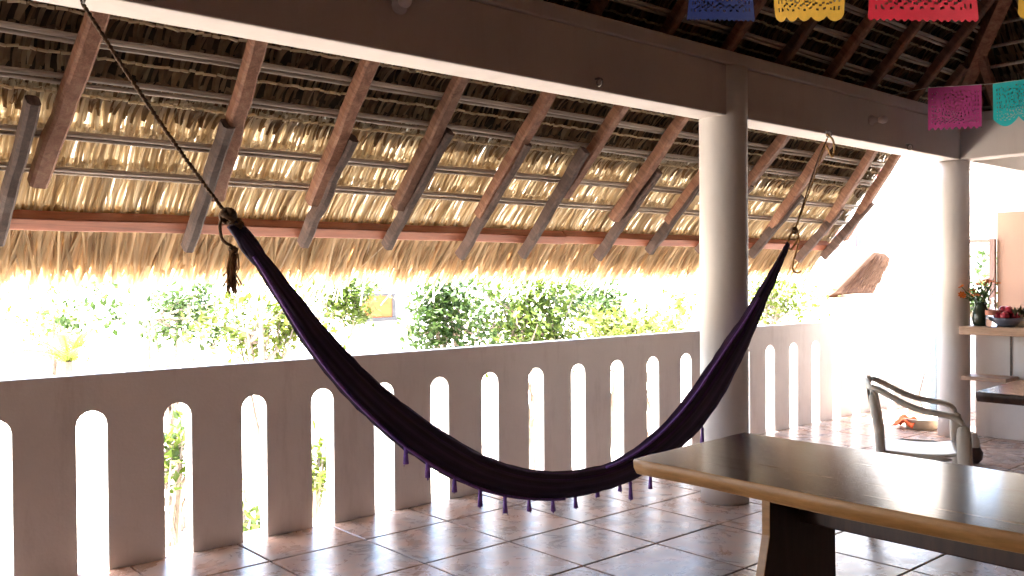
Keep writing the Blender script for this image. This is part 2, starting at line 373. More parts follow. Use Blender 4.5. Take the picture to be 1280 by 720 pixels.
# thatch blades
def lerp(a, b, f): return tuple(a[i]+(b[i]-a[i])*f for i in range(3))
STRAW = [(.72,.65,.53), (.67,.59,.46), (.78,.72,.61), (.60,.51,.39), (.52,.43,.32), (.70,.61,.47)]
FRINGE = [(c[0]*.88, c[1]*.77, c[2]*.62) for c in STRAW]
SHADED = [(.30,.21,.13), (.24,.16,.10), (.36,.27,.18), (.18,.12,.08), (.27,.17,.10)]  # darker leaves of the upper courses: shade put into the straw colour
def blade(mb, fn, x, s, L, w_, n0, n1, tilt, col, segs=3, curl=0, roll=0):
    vs = []
    for k in range(segs+1):
        f = k/segs; xx = x + tilt*f*L + curl*f*f*L; ss = s + L*f; nn = n0+(n1-n0)*f + .012*math.sin(f*3.1)
        ww = w_*(1-.35*f*f)*.5
        vs += [fn(xx-ww, ss, nn-ww*roll), fn(xx, ss, nn+.25*ww), fn(xx+ww, ss, nn+ww*roll)]
    fs = []
    for k in range(segs):
        for j in (0, 1): fs.append((k*3+j, k*3+j+1, k*3+j+4, k*3+j+3))
    mb.add(vs, fs, col)
TR = random.Random(11)
def course(mb, fn, s, L, x0, x1, step, pal, n0=.03, n1=.05, wr=(.016, .030), tl=.06, lj=.15, xl=None):
    x = x0
    while x < x1:
        l = L*(1+TR.uniform(-lj, lj)); c = lerp(TR.choice(pal), TR.choice(pal), TR.random()); k = TR.uniform(.8, 1.15); c = tuple(v*k for v in c)
        blade(mb, fn, x, s+TR.uniform(-.012, .012), l, TR.uniform(*wr), n0+TR.uniform(-.008, .012), n1+TR.uniform(-.02, .02), TR.gauss(0, tl), c, roll=TR.uniform(-.8, .8), curl=TR.gauss(0, tl*.5))
        x += step*TR.uniform(.5, 1.5)
XL = -1.2
mb = MB()
# lower courses (dense straw), each hung from its batten
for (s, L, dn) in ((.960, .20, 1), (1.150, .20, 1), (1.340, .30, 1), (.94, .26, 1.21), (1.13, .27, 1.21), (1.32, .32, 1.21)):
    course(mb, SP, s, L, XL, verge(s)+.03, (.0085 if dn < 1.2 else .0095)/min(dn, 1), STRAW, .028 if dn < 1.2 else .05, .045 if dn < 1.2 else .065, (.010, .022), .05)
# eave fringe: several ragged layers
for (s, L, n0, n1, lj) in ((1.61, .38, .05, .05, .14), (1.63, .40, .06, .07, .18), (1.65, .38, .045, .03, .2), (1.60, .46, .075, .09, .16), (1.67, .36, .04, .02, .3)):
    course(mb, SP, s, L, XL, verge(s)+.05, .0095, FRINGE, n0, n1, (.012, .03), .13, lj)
for _ in range(60):
    x = TR.uniform(XL, 7.9); blade(mb, SP, x, 1.6, TR.uniform(.5, .72), .012, .05, TR.uniform(-.02, .08), TR.gauss(0, .22), TR.choice(STRAW), 4, TR.gauss(0, .2))
for (xc, wd) in ((.98, .05), (2.75, .04), (3.35, .06), (5.2, .05)):       # hanging tufts
    for _ in range(26): blade(mb, SP, xc+TR.gauss(0, wd), 1.65, TR.uniform(.42, .66), .012, .05, .04, TR.gauss(0, .12), lerp(TR.choice(STRAW), (.25,.14,.08), .4), 4, TR.gauss(0, .1))
# ragged verge at the end of the skirt
for k in range(420):
    s = TR.uniform(.35, 1.75); blade(mb, SP, verge(s)-.04+TR.uniform(-.03, .03), s, TR.uniform(.10, .26), TR.uniform(.01, .025), TR.uniform(.0, .12), TR.uniform(0, .13), abs(TR.gauss(.1, .16)), lerp(TR.choice(STRAW), TR.choice(SHADED), .5))
tag(mb.build('thatch', M_thatch, roof), None, None, None, 'stuff')
# upper courses: leaf stalks standing apart with dark gaps, and the tied line of leaf butts
mb = MB(); bd = MB()
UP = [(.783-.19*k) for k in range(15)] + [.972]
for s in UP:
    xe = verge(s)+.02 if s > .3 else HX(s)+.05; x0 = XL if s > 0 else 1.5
    course(mb, SP, s, .10, x0, xe, .034, SHADED, .018, .032, (.014, .026), .10, .1)
    course(mb, SP, s-.10, .115, x0, xe, .038, SHADED, .022, .04, (.014, .026), .10, .1)
    course(mb, SP, s-.09, .20, x0, xe, .05, SHADED, .055, .065, (.02, .04), .10, .1)
    x = x0
    while x < xe:                                           # leaf butts folded over the tie
        l = TR.uniform(.016, .045); c = lerp(TR.choice(STRAW), (.66,.55,.38), .6)
        a = SP(x, s+TR.uniform(-.006, .006), .012+TR.uniform(-.004, .004)); b = SP(x+l, s+TR.uniform(-.006, .006), .012)
        bd.sweep([a, b], [(-.006,-.005),(.006,-.005),(.006,.005),(-.006,.005)], col=c); x += l + TR.uniform(0, .008)
tag(mb.build('thatch', M_thatch, roof), None, None, None, 'stuff'); tag(bd.build('thatch_ties', M_thatch, roof), None, None, None, 'stuff')
mb = MB()
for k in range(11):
    s = .2-.19*k; y1 = 3.42+CS*min(s, 0); course(mb, SE, s, .11, .3, y1, .03, SHADED, .02, .035, (.014, .026), .1, .1); course(mb, SE, s-.09, .2, .3, y1, .045, SHADED, .05, .06, (.02, .04), .1, .1)
tag(mb.build('thatch', M_thatch, roof), None, None, None, 'stuff')

# ------------------------------------------------------------------ counter, kitchen
ct = thing('bar_counter', (8.25, 2.2, 0), 'white bar counter with tan wooden top and shelf beside the slimmer column', 'counter')
MB().box((8.215, -2, .003), (8.33, 3.262, .905)).build('counter_wall', M_white, ct)
M_ctop = wood('counter_wood', (.36, .22, .14), (.48, .31, .21), (.56, .39, .28), (14, 1.5, 14), (0,0,0), .5)
MB().box((7.86, -2, .906), (8.42, 3.258, .975)).build('counter_top', M_ctop, ct, bevel=.008)
MB().box((7.93, 2.91, .515), (8.213, 3.27, .548)).build('shelf', M_ctop, ct, bevel=.004)
p = at_x(1263, 440, 8.2); MB().box((8.205, p.y-.006, .55), (8.2145, p.y+.006, .9045)).build('panel_joint', M_steel, ct)
kw = thing('kitchen_wall', (9.65, 1, 0), 'kitchen back wall, white above and tan below, behind the counter', 'wall')
pw = at_x(1246, 265, 9.6)
MB().box((9.62, -5, .003), (9.8, pw.y, 2.696)).build('wall', M_white, kw)
MB().box((9.60, -5, .004), (9.6185, pw.y-.001, 2.03)).build('tan_panel', M_tan, kw)
tag(MB().box((8.30, -5, 2.7015), (9.9, 4.75, 2.80)).build('kitchen_ceiling', M_white), 'flat white concrete ceiling slab over the kitchen', 'ceiling')
bw = thing('light_shut_wall', (1, -3.4, 0), 'plain tan wall added out of view behind the tables to shut out light', 'wall')  # unseen wall, added to keep light from behind out of the terrace
MB().box((-6, -3.6, .003), (9.8, -3.4, 3.6)).build('wall', M_tan, bw)
_g = [(-3.6, .003), (4.58, .003), (4.45, 1.75), (-.2, 6.75), (-3.6, 3.2)]; _n = len(_g)
MB().add([(-5.9, y, z) for y, z in _g]+[(-5.7, y, z) for y, z in _g], [tuple(range(_n)), tuple(range(2*_n-1, _n-1, -1))]+[(i, i+_n, (i+1) % _n+_n, (i+1) % _n) for i in range(_n)]).build('light_shut_gable', M_tan, bw)  # unseen gable, added to stop light leaking in at the left end
wf = thing('window_frame', (9.58, 3.75, 0), 'thin brown wooden window frame between the slimmer column and the tan wall', 'window')
M_frame = wood('frame_wood', (.20, .10, .07), (.30, .17, .13), (.38, .24, .18), (14, 14, 2), (0,0,0), .6)
a = at_x(1213, 301, 9.58)
MB().box((9.55, pw.y+.002, .003), (9.60, pw.y+.055, 1.77)).build('jamb', M_frame, wf, bevel=.004)
MB().box((9.552, pw.y+.056, 1.735), (9.598, 4.1, 1.768)).build('head', M_frame, wf, bevel=.004)
MB().box((9.552, 4.101, .003), (9.598, 4.15, 1.77)).build('jamb', M_frame, wf, bevel=.004)

# ------------------------------------------------------------------ things on the counter
V0 = at_x(1226, 404, 8.05); V0.z = .976
vf = thing('flower_vase', V0, 'dark glass vase of orange flowers standing on the counter', 'vase')
M_vase = plain('vase_glass_dark', (.03, .045, .03), .12, .3, 20); M_stem = plain('stem_green', (.06, .12, .03), .7, .3, 30)
M_or = plain('petal_orange', (.75, .22, .04), .7, .25, 60)
MB().lathe((0,0,0), [(.05,0),(.06,.01),(.07,.06),(.062,.12),(.045,.17),(.05,.20),(.046,.20)], 20).build('vase_body', M_vase, None, smooth=True).parent = vf
FR = random.Random(5)
st = MB(); bl = MB(); lf = MB()
def petal_flower(mb, c, r, col=None):
    ax = Vector((FR.gauss(0,.6), FR.gauss(0,.6), 1)).normalized(); u = ax.orthogonal().normalized(); v = ax.cross(u); c = Vector(c)
    for k in range(8):
        a = k*math.pi/4+FR.uniform(-.1,.1); d1 = u*math.cos(a)+v*math.sin(a); d2 = u*math.cos(a+.38)+v*math.sin(a+.38); d0 = u*math.cos(a-.38)+v*math.sin(a-.38)
        mb.add([c, c+d0*r*.7+ax*r*.2, c+d1*r+ax*r*.1, c+d2*r*.7+ax*r*.2], [(0,1,2,3)], col)
    mb.add([c+ax*.002, c+u*r*.25+ax*r*.2, c+v*r*.25+ax*r*.2, c-u*r*.25+ax*r*.2, c-v*r*.25+ax*r*.2], [(0,1,2),(0,2,3),(0,3,4),(0,4,1),(1,2,3,4)], col)
heads = []
for k in range(26):
    a = FR.uniform(0, 6.28); rr = FR.uniform(.05, .21); z = FR.uniform(.27, .45); e = Vector((rr*math.cos(a)*.7, rr*math.sin(a), z-rr*.25))
    st.tube([Vector((0,0,.12)), Vector((e.x*.35, e.y*.35, .22)), e], .0035, 5); heads.append(e)
    for _ in range(4):
        q = Vector((e.x*.4+FR.gauss(0,.02), e.y*.4+FR.gauss(0,.02), FR.uniform(.2,.32))); d = Vector((FR.gauss(0,1), FR.gauss(0,1), .6)).normalized()*.05; sd_ = d.cross(Vector((0,0,1))).normalized()*.012
        lf.add([q, q+d*.5+sd_, q+d, q+d*.5-sd_], [(0,1,2,3)])
st.build('stem', M_stem, None).parent = vf; o = lf.build('foliage', M_stem, None); o.parent = vf
for e in heads[:20]:
    m = MB(); petal_flower(m, e, FR.uniform(.022, .04)); m.build('blossom', M_or, None).parent = vf
V1 = at_x(1240, 406, 8.0); V1.z = .976
cb = thing('glass_carafe', V1, 'clear glass carafe standing beside the flower vase', 'carafe')
MB().lathe((0,0,0), [(.045,0),(.05,.01),(.05,.10),(.022,.17),(.02,.22),(.026,.24)], 20).build('carafe_body', glass('clear_glass'), None, smooth=True).parent = cb
MB().lathe((0,0,.095), [(.0515,0),(.052,.006),(.052,.035),(.0515,.04)], 20).build('label_band', plain('coral_paint', (.6,.25,.18), .6), None, smooth=True).parent = cb
V2 = at_x(1258, 406, 8.05); V2.z = .976
tb = thing('fruit_bowl', V2, 'blue-grey bowl piled with red fruit on the counter', 'bowl')
MB().lathe((0,0,0), [(.06,0),(.07,.008),(.12,.055),(.125,.075),(.112,.07)], 24).build('bowl', plain('bowl_ceramic', (.17,.19,.27), .3), None, smooth=True).parent = tb
M_red = plain('fruit_red', (.45,.03,.06), .35, .3, 20)
for k in range(9):
    a = k*2.4; r = .07 if k < 6 else .025; m = MB(); pr = [(.004,0)]+[(.036*math.sin(t*math.pi/7), .036-.036*math.cos(t*math.pi/7)) for t in range(1,7)]+[(.004,.072)]
    m.lathe((r*math.cos(a), r*math.sin(a), .055 if k < 6 else .10), pr, 12); m.build('fruit', M_red, None, smooth=True).parent = tb
V3 = at_x(1276, 400, 8.12); V3.z = .976
pp = thing('herb_pot', V3, 'small plant in a white cup beside the red fruit', 'plant')
MB().lathe((0,0,0), [(.045,0),(.05,.01),(.06,.10),(.054,.095)], 20).build('cup', M_plastic, None, smooth=True).parent = pp
m = MB()
for k in range(60):
    q = Vector((FR.gauss(0,.03), FR.gauss(0,.03), .08)); d = Vector((FR.gauss(0,1), FR.gauss(0,1), 1.2)).normalized()*FR.uniform(.06,.12); s_ = d.cross(Vector((.3,.2,1))).normalized()*.014
    m.add([q, q+d*.5+s_, q+d, q+d*.5-s_], [(0,1,2,3)])
m.build('foliage', plain('herb_leaf', (.10,.09,.04), .7, .4, 40), None).parent = pp

# ------------------------------------------------------------------ tables
M_ttop = wood('table_top_wood', (.018, .009, .006), (.075, .040, .021), (.27, .16, .085), (20, 1.1, 20), (0,0,0), .13, .05, .42)
M_tedge = wood('table_edge_wood', (.30, .14, .045), (.42, .21, .075), (.50, .28, .11), (9, 1.4, 9), (0,0,0), .4, .2)
M_tleg = wood('table_leg_wood', (.03, .012, .009), (.055, .024, .016), (.08, .036, .024), (9, 9, 1.3), (0,0,0), .45, .2)
def live_top(x0, x1, y0, y1, z, th, seed, name='table_top'):
    r = random.Random(seed); K = 26; mb = MB(); ring_t = []; ring_b = []; ph = r.uniform(0, 6)
    def w1(y): return .010*math.sin(2.3*y+ph)+.006*math.sin(6.1*y+ph*2)+.002*math.sin(17*y)
    def w2(y): return .016*math.sin(1.9*y+ph*1.7)+.008*math.sin(5.3*y)
    L = [(x0+w1(y0+(y1-y0)*k/K), y0+(y1-y0)*k/K) for k in range(K+1)]
    E_ = [(x0+(x1-x0)*k/8, y1+.012*math.sin(math.pi*k/8)*(1 if k < 5 else .7)) for k in range(1, 8)]
    Rr = [(x1+w2(y0+(y1-y0)*k/K), y0+(y1-y0)*k/K) for k in range(K, -1, -1)]
    out = L+E_+Rr; n = len(out); cx, cy = (x0+x1)/2, (y0+y1)/2
    def inset(p, d):
        v = Vector((cx-p[0], 0)) if abs(p[0]-cx) > .3*(x1-x0) else Vector((0, cy-p[1])); v.normalize(); return (p[0]+v.x*d, p[1]+v.y*d)
    rings = [(0.006, z), (0.0, z-.006), (.002, z-th*.5), (.016, z-th*.9), (.024, z-th)]
    vs = []
    for d, zz in rings: vs += [(*inset(p, d), zz + (p[0]-cx)*.022) for p in out]      # slab slightly warped
    side = []
    for i in range(len(rings)-1):
        for j in range(n): side.append((i*n+j, (i+1)*n+j, (i+1)*n+(j+1) % n, i*n+(j+1) % n))
    mb.add(vs, [tuple(range(n-1, -1, -1)), tuple(range((len(rings)-1)*n, len(rings)*n))]+side)
    return mb, len(side)
def table(name, x0, x1, y0, y1, legs, label, seed, edge=None):
    t = thing(name, ((x0+x1)/2, (y0+y1)/2, 0), label, 'table')
    mb, ns = live_top(x0, x1, y0, y1, .75, .058, seed)
    o = mb.build('table_top', M_ttop, t); o.data.materials.append(edge or M_tedge)
    for pl in o.data.polygons:
        if pl.index >= 2: pl.material_index = 1; pl.use_smooth = True
    for y in legs:
        m = MB(); a, b = x0+.06, x1-.235; zt = .684
        prof = [(a-.16, .004), (a-.10, .2), (a-.045, .40), (a, .56), (a, zt), (b, zt), (b, .45), (b+.005, .25), (b+.05, .004)]
        n = len(prof); vs = [(x, y-.016, z) for x, z in prof]+[(x, y+.016, z) for x, z in prof]
        m.add(vs, [tuple(range(n-1, -1, -1)), tuple(range(n, 2*n))]+[(i, (i+1) % n, (i+1) % n+n, i+n) for i in range(n)])
        o = m.build('leg', M_tleg, t, bevel=.003); o.data.materials.append(edge or M_tedge)
        for pl in o.data.polygons:
            if 2 <= pl.index < 6 or pl.index == 10: pl.material_index = 1
    m = MB(); xm = x0+.23
    m.box((xm, min(legs)+.018, .575), (xm+.09, max(legs)-.018, .682)); m.build('stretcher', M_tleg, t, bevel=.006)
    return t
table('wooden_table', 2.505, 3.215, -.35, 2.20, (1.68, .15), 'large dark varnished wooden slab table with amber live edge, beside the hammock', 4)
table('wooden_table', 5.36, 6.02, .2, 2.13, (1.35, .5), 'dark wooden table standing in front of the white counter', 9, M_tleg)

# ------------------------------------------------------------------ plastic chair
CH = Vector((5.10, 2.35, 0)); cdir = Vector((.45, -.893, 0)); csid = Vector((.893, .45, 0))     # facing, far side
ch = thing('plastic_chair', CH, 'cream moulded plastic armchair between the two wooden tables', 'chair')
def CP(f, s, z): return CH + cdir*f + csid*s + Vector((0,0,z))
def rib(pts, w_, th, name, side, sub=1):
    m = MB(); a, b, c = w_/2, th/2, min(w_, th)*.3
    m.sweep(pts, [(-a+c,-b),(a-c,-b),(a,-b+c),(a,b-c),(a-c,b),(-a+c,b),(-a,b-c),(-a,-b+c)], side=side); return m.build(name, M_plastic, ch, smooth=True, sub=sub)
for s in (-1, 1):
    y = .245*s
    rib([CP(-.235, .20*s, .79), CP(-.21, .225*s, .785), CP(-.15, y, .755), CP(-.06, y*1.05, .70), CP(.04, y*1.08, .67), CP(.14, y*1.08, .66), CP(.20, y*1.07, .645), CP(.225, y*1.05, .60)], .075, .034, 'armrest', csid)
    rib([CP(.222, y*1.05, .615), CP(.225, y*1.05, .50), CP(.23, y*1.04, .40), CP(.25, y*1.03, .2), CP(.27, y*1.02, .008)], .06, .075, 'leg', csid)
    rib([CP(-.235, .215*s, .77), CP(-.21, .22*s, .62), CP(-.18, .225*s, .45), CP(-.20, .235*s, .25), CP(-.25, .245*s, .008)], .05, .05, 'leg', csid)
m = MB(); rows = []
for i in range(7):                                            # seat shell
    f = -.19+.42*i/6; z = .425-.015*math.sin(i/6*3.1)+(.012 if i == 6 else 0)
    rows.append([CP(f, -.225+.45*j/6, z-.012*math.sin(j/6*3.14)) for j in range(7)])
vs = [p for r in rows for p in r]; fs = [(i*7+j, i*7+j+1, i*7+j+8, i*7+j+7) for i in range(6) for j in range(6)]
m.add(vs, fs); o = m.build('seat', M_plastic, ch, smooth=True); q = o.modifiers.new('solid', 'SOLIDIFY'); q.thickness = .022; q = o.modifiers.new('sub', 'SUBSURF'); q.levels = q.render_levels = 1
rib([CP(.225, -.245, .41), CP(.235, 0, .40), CP(.225, .245, .41)], .05, .02, 'seat_apron', (0,0,1))
for s in (-1, 1): rib([CP(-.19, .232*s, .415), CP(.2, .245*s, .415)], .045, .016, 'seat_apron', (0,0,1))
rib([CP(-.235, -.22, .785), CP(-.265, -.1, .80), CP(-.27, 0, .803), CP(-.265, .1, .80), CP(-.235, .22, .785)], .05, .02, 'backrest_rail', (0,0,1))
for k in range(5):
    y = -.15+.075*k; rib([CP(-.262, y, .79), CP(-.235, y, .62), CP(-.185, y, .43)], .045, .012, 'backrest_slat', csid)

# pot and broom by the column
pt_ = at_z(1214, 579, 0)
po = thing('floor_pot', pt_, 'small dark brown pot with a pale lid on the floor behind the plastic chair', 'pot')
MB().lathe((0,0,.004), [(.05,0),(.075,.03),(.082,.08),(.065,.115),(.06,.12)], 20).build('pot_body', plain('pot_clay', (.07,.03,.025), .5), None, smooth=True).parent = po
MB().lathe((0,0,.124), [(.058,0),(.06,.01),(.055,.06),(.04,.10),(.012,.115)], 20).build('lid', plain('lid_pale', (.6,.57,.53), .4), None, smooth=True).parent = po
b0 = at_z(1152, 536, 0)
bk = thing('wash_basin', b0, 'low cream plastic basin with an orange cloth, on the floor by the slimmer column', 'basin')
MB().lathe((0,0,.004), [(.12,0),(.13,.01),(.16,.09),(.168,.095),(.16,.10),(.15,.093),(.122,.02)], 28).build('basin_body', plain('basin_cream', (.62,.55,.42), .4), None, smooth=True).parent = bk
m = MB(); gr = 12; CR = random.Random(2)
ax = -_R.copy(); ax.z = 0
vs = []
for i in range(gr+1):
    for j in range(gr+1):
        u, v = i/gr-.5, j/gr-.5; vs.append(Vector((u*.2, v*.2, .10-.3*max(0, math.hypot(u, v)-.28)*.6+.018*math.sin(9*u+3*v)+.014*math.sin(11*v-5*u)))+Vector((-.10, .09, 0)))
m.add(vs, [(i*(gr+1)+j, (i+1)*(gr+1)+j, (i+1)*(gr+1)+j+1, i*(gr+1)+j+1) for i in range(gr) for j in range(gr)])
o = m.build('cloth', plain('cloth_orange', (.75,.13,.04), .85, .2, 30), None, smooth=True); o.parent = bk; q = o.modifiers.new('solid', 'SOLIDIFY'); q.thickness = .006
e0 = at_x(1146, 500, 8.75); e0.z = .02; e1 = at_x(1166, 428, 9.1)
br = thing('broom', e0, 'grey handled broom leaning towards the corner railing', 'broom')
e0 = Vector((e0.x, e0.y, .16)); m = MB(); m.tube([e0, e1], .011, 8); m.build('handle', plain('broom_metal', (.35,.34,.33), .4, .1, 10, .3), br, smooth=True)
m = MB(); m.sweep([e0+Vector((0,0,.04)), Vector((e0.x, e0.y, .004))], [(-.05,-.015),(.05,-.015),(.05,.015),(-.05,.015)], scales=[.5, 2.2]); m.build('bristles', plain('bristle', (.45,.40,.33), .9, .3, 60), br)
q0 = at_x(1167, 495, 9.3); q0.z = 0
tag(MB().box((9.28, q0.y-.03, .004), (9.32, q0.y+.035, .78)).build('blue_board', plain('pale_blue_paint', (.33,.48,.60), .6), bevel=.003), 'narrow pale blue board standing upright beside the slimmer column', 'board')

# ------------------------------------------------------------------ hammock
HY = 3.13
hm = thing('hammock', (3.0, HY, .4), 'dark purple cotton hammock with tassels hanging from the long beam', 'hammock')
# centre line pixels and thickness in pixels, from the left knot to the right loop
HC = [(300,290,10),(312,305,17),(330,330,20),(360,373,27),(400,428,35),(440,474,40),(480,512,42),(520,544,44),(560,570,43),(600,590,40),(640,602,37),(690,607,33),(735,602,31),(770,592,32),(805,573,36),(840,545,42),(870,512,46),(895,475,45),(915,440,37),(935,405,28),(952,372,21),(966,345,15),(978,320,10),(985,305,7)]
def hy(i): f = i/(len(HC)-1); return 3.19 - .07*math.sin(math.pi*f)**.5
def depth_of(p): return (p - Vector((0,0,CAMZ))).dot(_F)
pts = []; scl = []
for i, (u, v, th) in enumerate(HC):
    p = at_y(u, v, hy(i)); pts.append(p); scl.append(th/FPX*depth_of(p)/2)
# resample smooth
def catmull(P, k=4):
    out = []
    for i in range(len(P)-1):
        p0, p1, p2, p3 = P[max(i-1,0)], P[i], P[i+1], P[min(i+2, len(P)-1)]
        for j in range(k):
            t = j/k; out.append(.5*((2*p1)+(-1*p0+p2)*t+(2*p0-5*p1+4*p2-p3)*t*t+(-1*p0+3*p1-3*p2+p3)*t**3))
    out.append(P[-1]); return out
pts2 = catmull(pts); sc2 = [max(.01, s) for s in catmull(scl)]
NP = 40; prof = []; pc = []
HR = random.Random(8)
for j in range(NP):
    a = 2*math.pi*j/NP; ple = 1 + .07*math.cos(9*a+.5) + .05*math.cos(14*a)
    prof.append((.55*math.cos(a)*ple, math.sin(a)*ple)); pc.append(HR.choice([(.085,.055,.115), (.055,.038,.068), (.12,.06,.20), (.065,.044,.09)]))
mb = MB(); n0 = len(mb.f); mb.sweep(pts2, prof, side=(0,1,0), scales=[(min(s, .085), s) for s in sc2])
mb.c = [pc[k % NP] for k in range(len(mb.f)-2)] + [(.02,.01,.03)]*2
o = mb.build('hammock_body', M_hamm, hm, smooth=True)
tx = bpy.data.textures.new('weave', 'CLOUDS'); tx.noise_scale = .05
d = o.modifiers.new('crumple', 'DISPLACE'); d.texture = tx; d.strength = .014; d.mid_level = .5; d.texture_coords = 'OBJECT'
# braided edge cord along the sling
M_purple = plain('purple_cotton', (.20, .09, .38), .9, .3, 60, bst=.3)
for side_, (ia, ib) in ((-1, (6, 46)), (1, (50, 80))):
    ed = []
    for i in range(ia, ib):
        t = (pts2[min(i+1, len(pts2)-1)]-pts2[i-1]).normalized(); nv = Vector((0,1,0)).cross(t); nv = nv if nv.z > 0 else -nv
        ed.append(pts2[i]+nv*sc2[i]*.96*side_+Vector((0,-.03,0)))
    mm = MB(); mm.tube(ed, .007, 6); mm.build('edge_cord', M_purple, hm, smooth=True)
# tassels
for (u, v0, v1) in ((507,546,575),(534,562,592),(568,582,610),(600,598,628),(631,609,636),(661,614,634),(691,615,634),(719,612,630),(747,604,616),(775,596,609),(788,591,619),(813,578,606),(878,526,550)):
    a = at_y(u, v0, 3.12); b = at_y(u, v1+5, 3.12); mm = MB(); b.x = a.x+HR.uniform(-.004, .004); b.y = a.y
    L_ = a.z-b.z; mm.tube([a, a-Vector((0,0,L_*.3))], .004, 6)
    mm.tube([a-Vector((0,0,L_*.28)), a-Vector((0,0,L_*.36)), a-Vector((0,0,L_*.5)), b], .010, 7, scales=[.5, 1, .8, 1.25])
    for k in range(5):
        q = a-Vector((0,0,L_*.6)); mm.tube([q, b+Vector((HR.uniform(-.01,.01), HR.uniform(-.008,.008), HR.uniform(-.012,.006)))], .0018, 4)
    mm.build('tassel', M_purple, hm, smooth=True)
# end loops of the sling (split strands)
def strand(pl, r, name, mat, y=3.19): mm = MB(); mm.tube(catmull([at_y(u, v, y) if not isinstance(u, Vector) else u for u, v in pl], 4), r, 7); return mm.build(name, mat, hm, smooth=True)
strand([(289,281),(299,296),(308,312),(322,328)], .018, 'end_strand', M_hamm2 if False else plain('dark_cotton', (.03,.018,.05), .9, .3, 60))
strand([(291,279),(304,288),(318,305),(328,322)], .018, 'end_strand', bpy.data.materials['dark_cotton'])
# ropes
lt = at_y(103, 0, 3.26); lt.z = 2.355
def twist(a, b, r, n=60, turns=18, name='rope', mat=None, off=.5):
    for ph in (0, math.pi):
        mm = MB(); P = []
        d_ = (b-a); t = d_.normalized(); u = t.orthogonal().normalized(); v = t.cross(u)
        for k in range(n+1):
            f = k/n; an = turns*2*math.pi*f+ph; P.append(a+d_*f+(u*math.cos(an)+v*math.sin(an))*r*.62-Vector((0,0,.02*math.sin(math.pi*f))))
        mm.tube(P, r*.62, 6); mm.build(name, mat or M_rope, hm, smooth=True)
kn = at_y(285, 270, 3.19)
twist(lt, kn, .0075, 90, 26)
def knot(c, r, mat, name='knot'):
    mm = MB()
    for ax in ((1,.3,.2), (.2,1,.3), (.3,-.4,1)): ring(mm, c, r, r*.42, ax)
    return mm.build(name, mat, hm, smooth=True)
knot(kn, .024, M_rope); knot(kn+Vector((.035,0,-.03)), .018, M_rope)
strand([(281,268),(275,280),(277,297),(283,304),(290,308),(294,316),(290,320)], .006, 'rope_tail', M_rope)
knot(at_y(291, 312, 3.19), .012, M_rope)
for k in range(46):                                           # frayed brush end
    u0 = 291+HR.gauss(0, 2); mm = None
    if k == 0: fr = MB()
    fr.tube([at_y(u0, 312+HR.uniform(-2, 6), 3.19+HR.gauss(0, .008)), at_y(u0+HR.gauss(0, 2.5), 335, 3.19+HR.gauss(0, .012)), at_y(289+HR.gauss(0, 5.5), HR.uniform(345, 368), 3.19+HR.gauss(0, .018))], .0032, 4)
fr.build('frayed_end', plain('frayed_rope', (.26,.14,.06), .95, .4, 60), hm)
rt = at_y(1034, 172, 3.25); rt.z = 2.36; kr = at_y(993, 288, 3.19)
twist(rt, kr, .006, 60, 18, 'rope', M_rope2)
strand([(1032,178),(1024,195),(1012,230),(1003,258),(995,284)], .005, 'rope', M_rope, 3.2)
strand([(1034,168),(1041,175),(1043,188),(1040,196),(1035,186),(1030,178)], .007, 'rope_loop', M_rope2, 3.24)
knot(kr, .018, M_rope)
strand([(993,288),(987,296),(985,306),(988,312),(994,305),(998,295),(995,287)], .007, 'rope_loop', M_rope2)
strand([(996,288),(999,300),(995,315),(991,330),(992,339),(998,341),(1001,339)], .006, 'rope_tail', M_rope2)

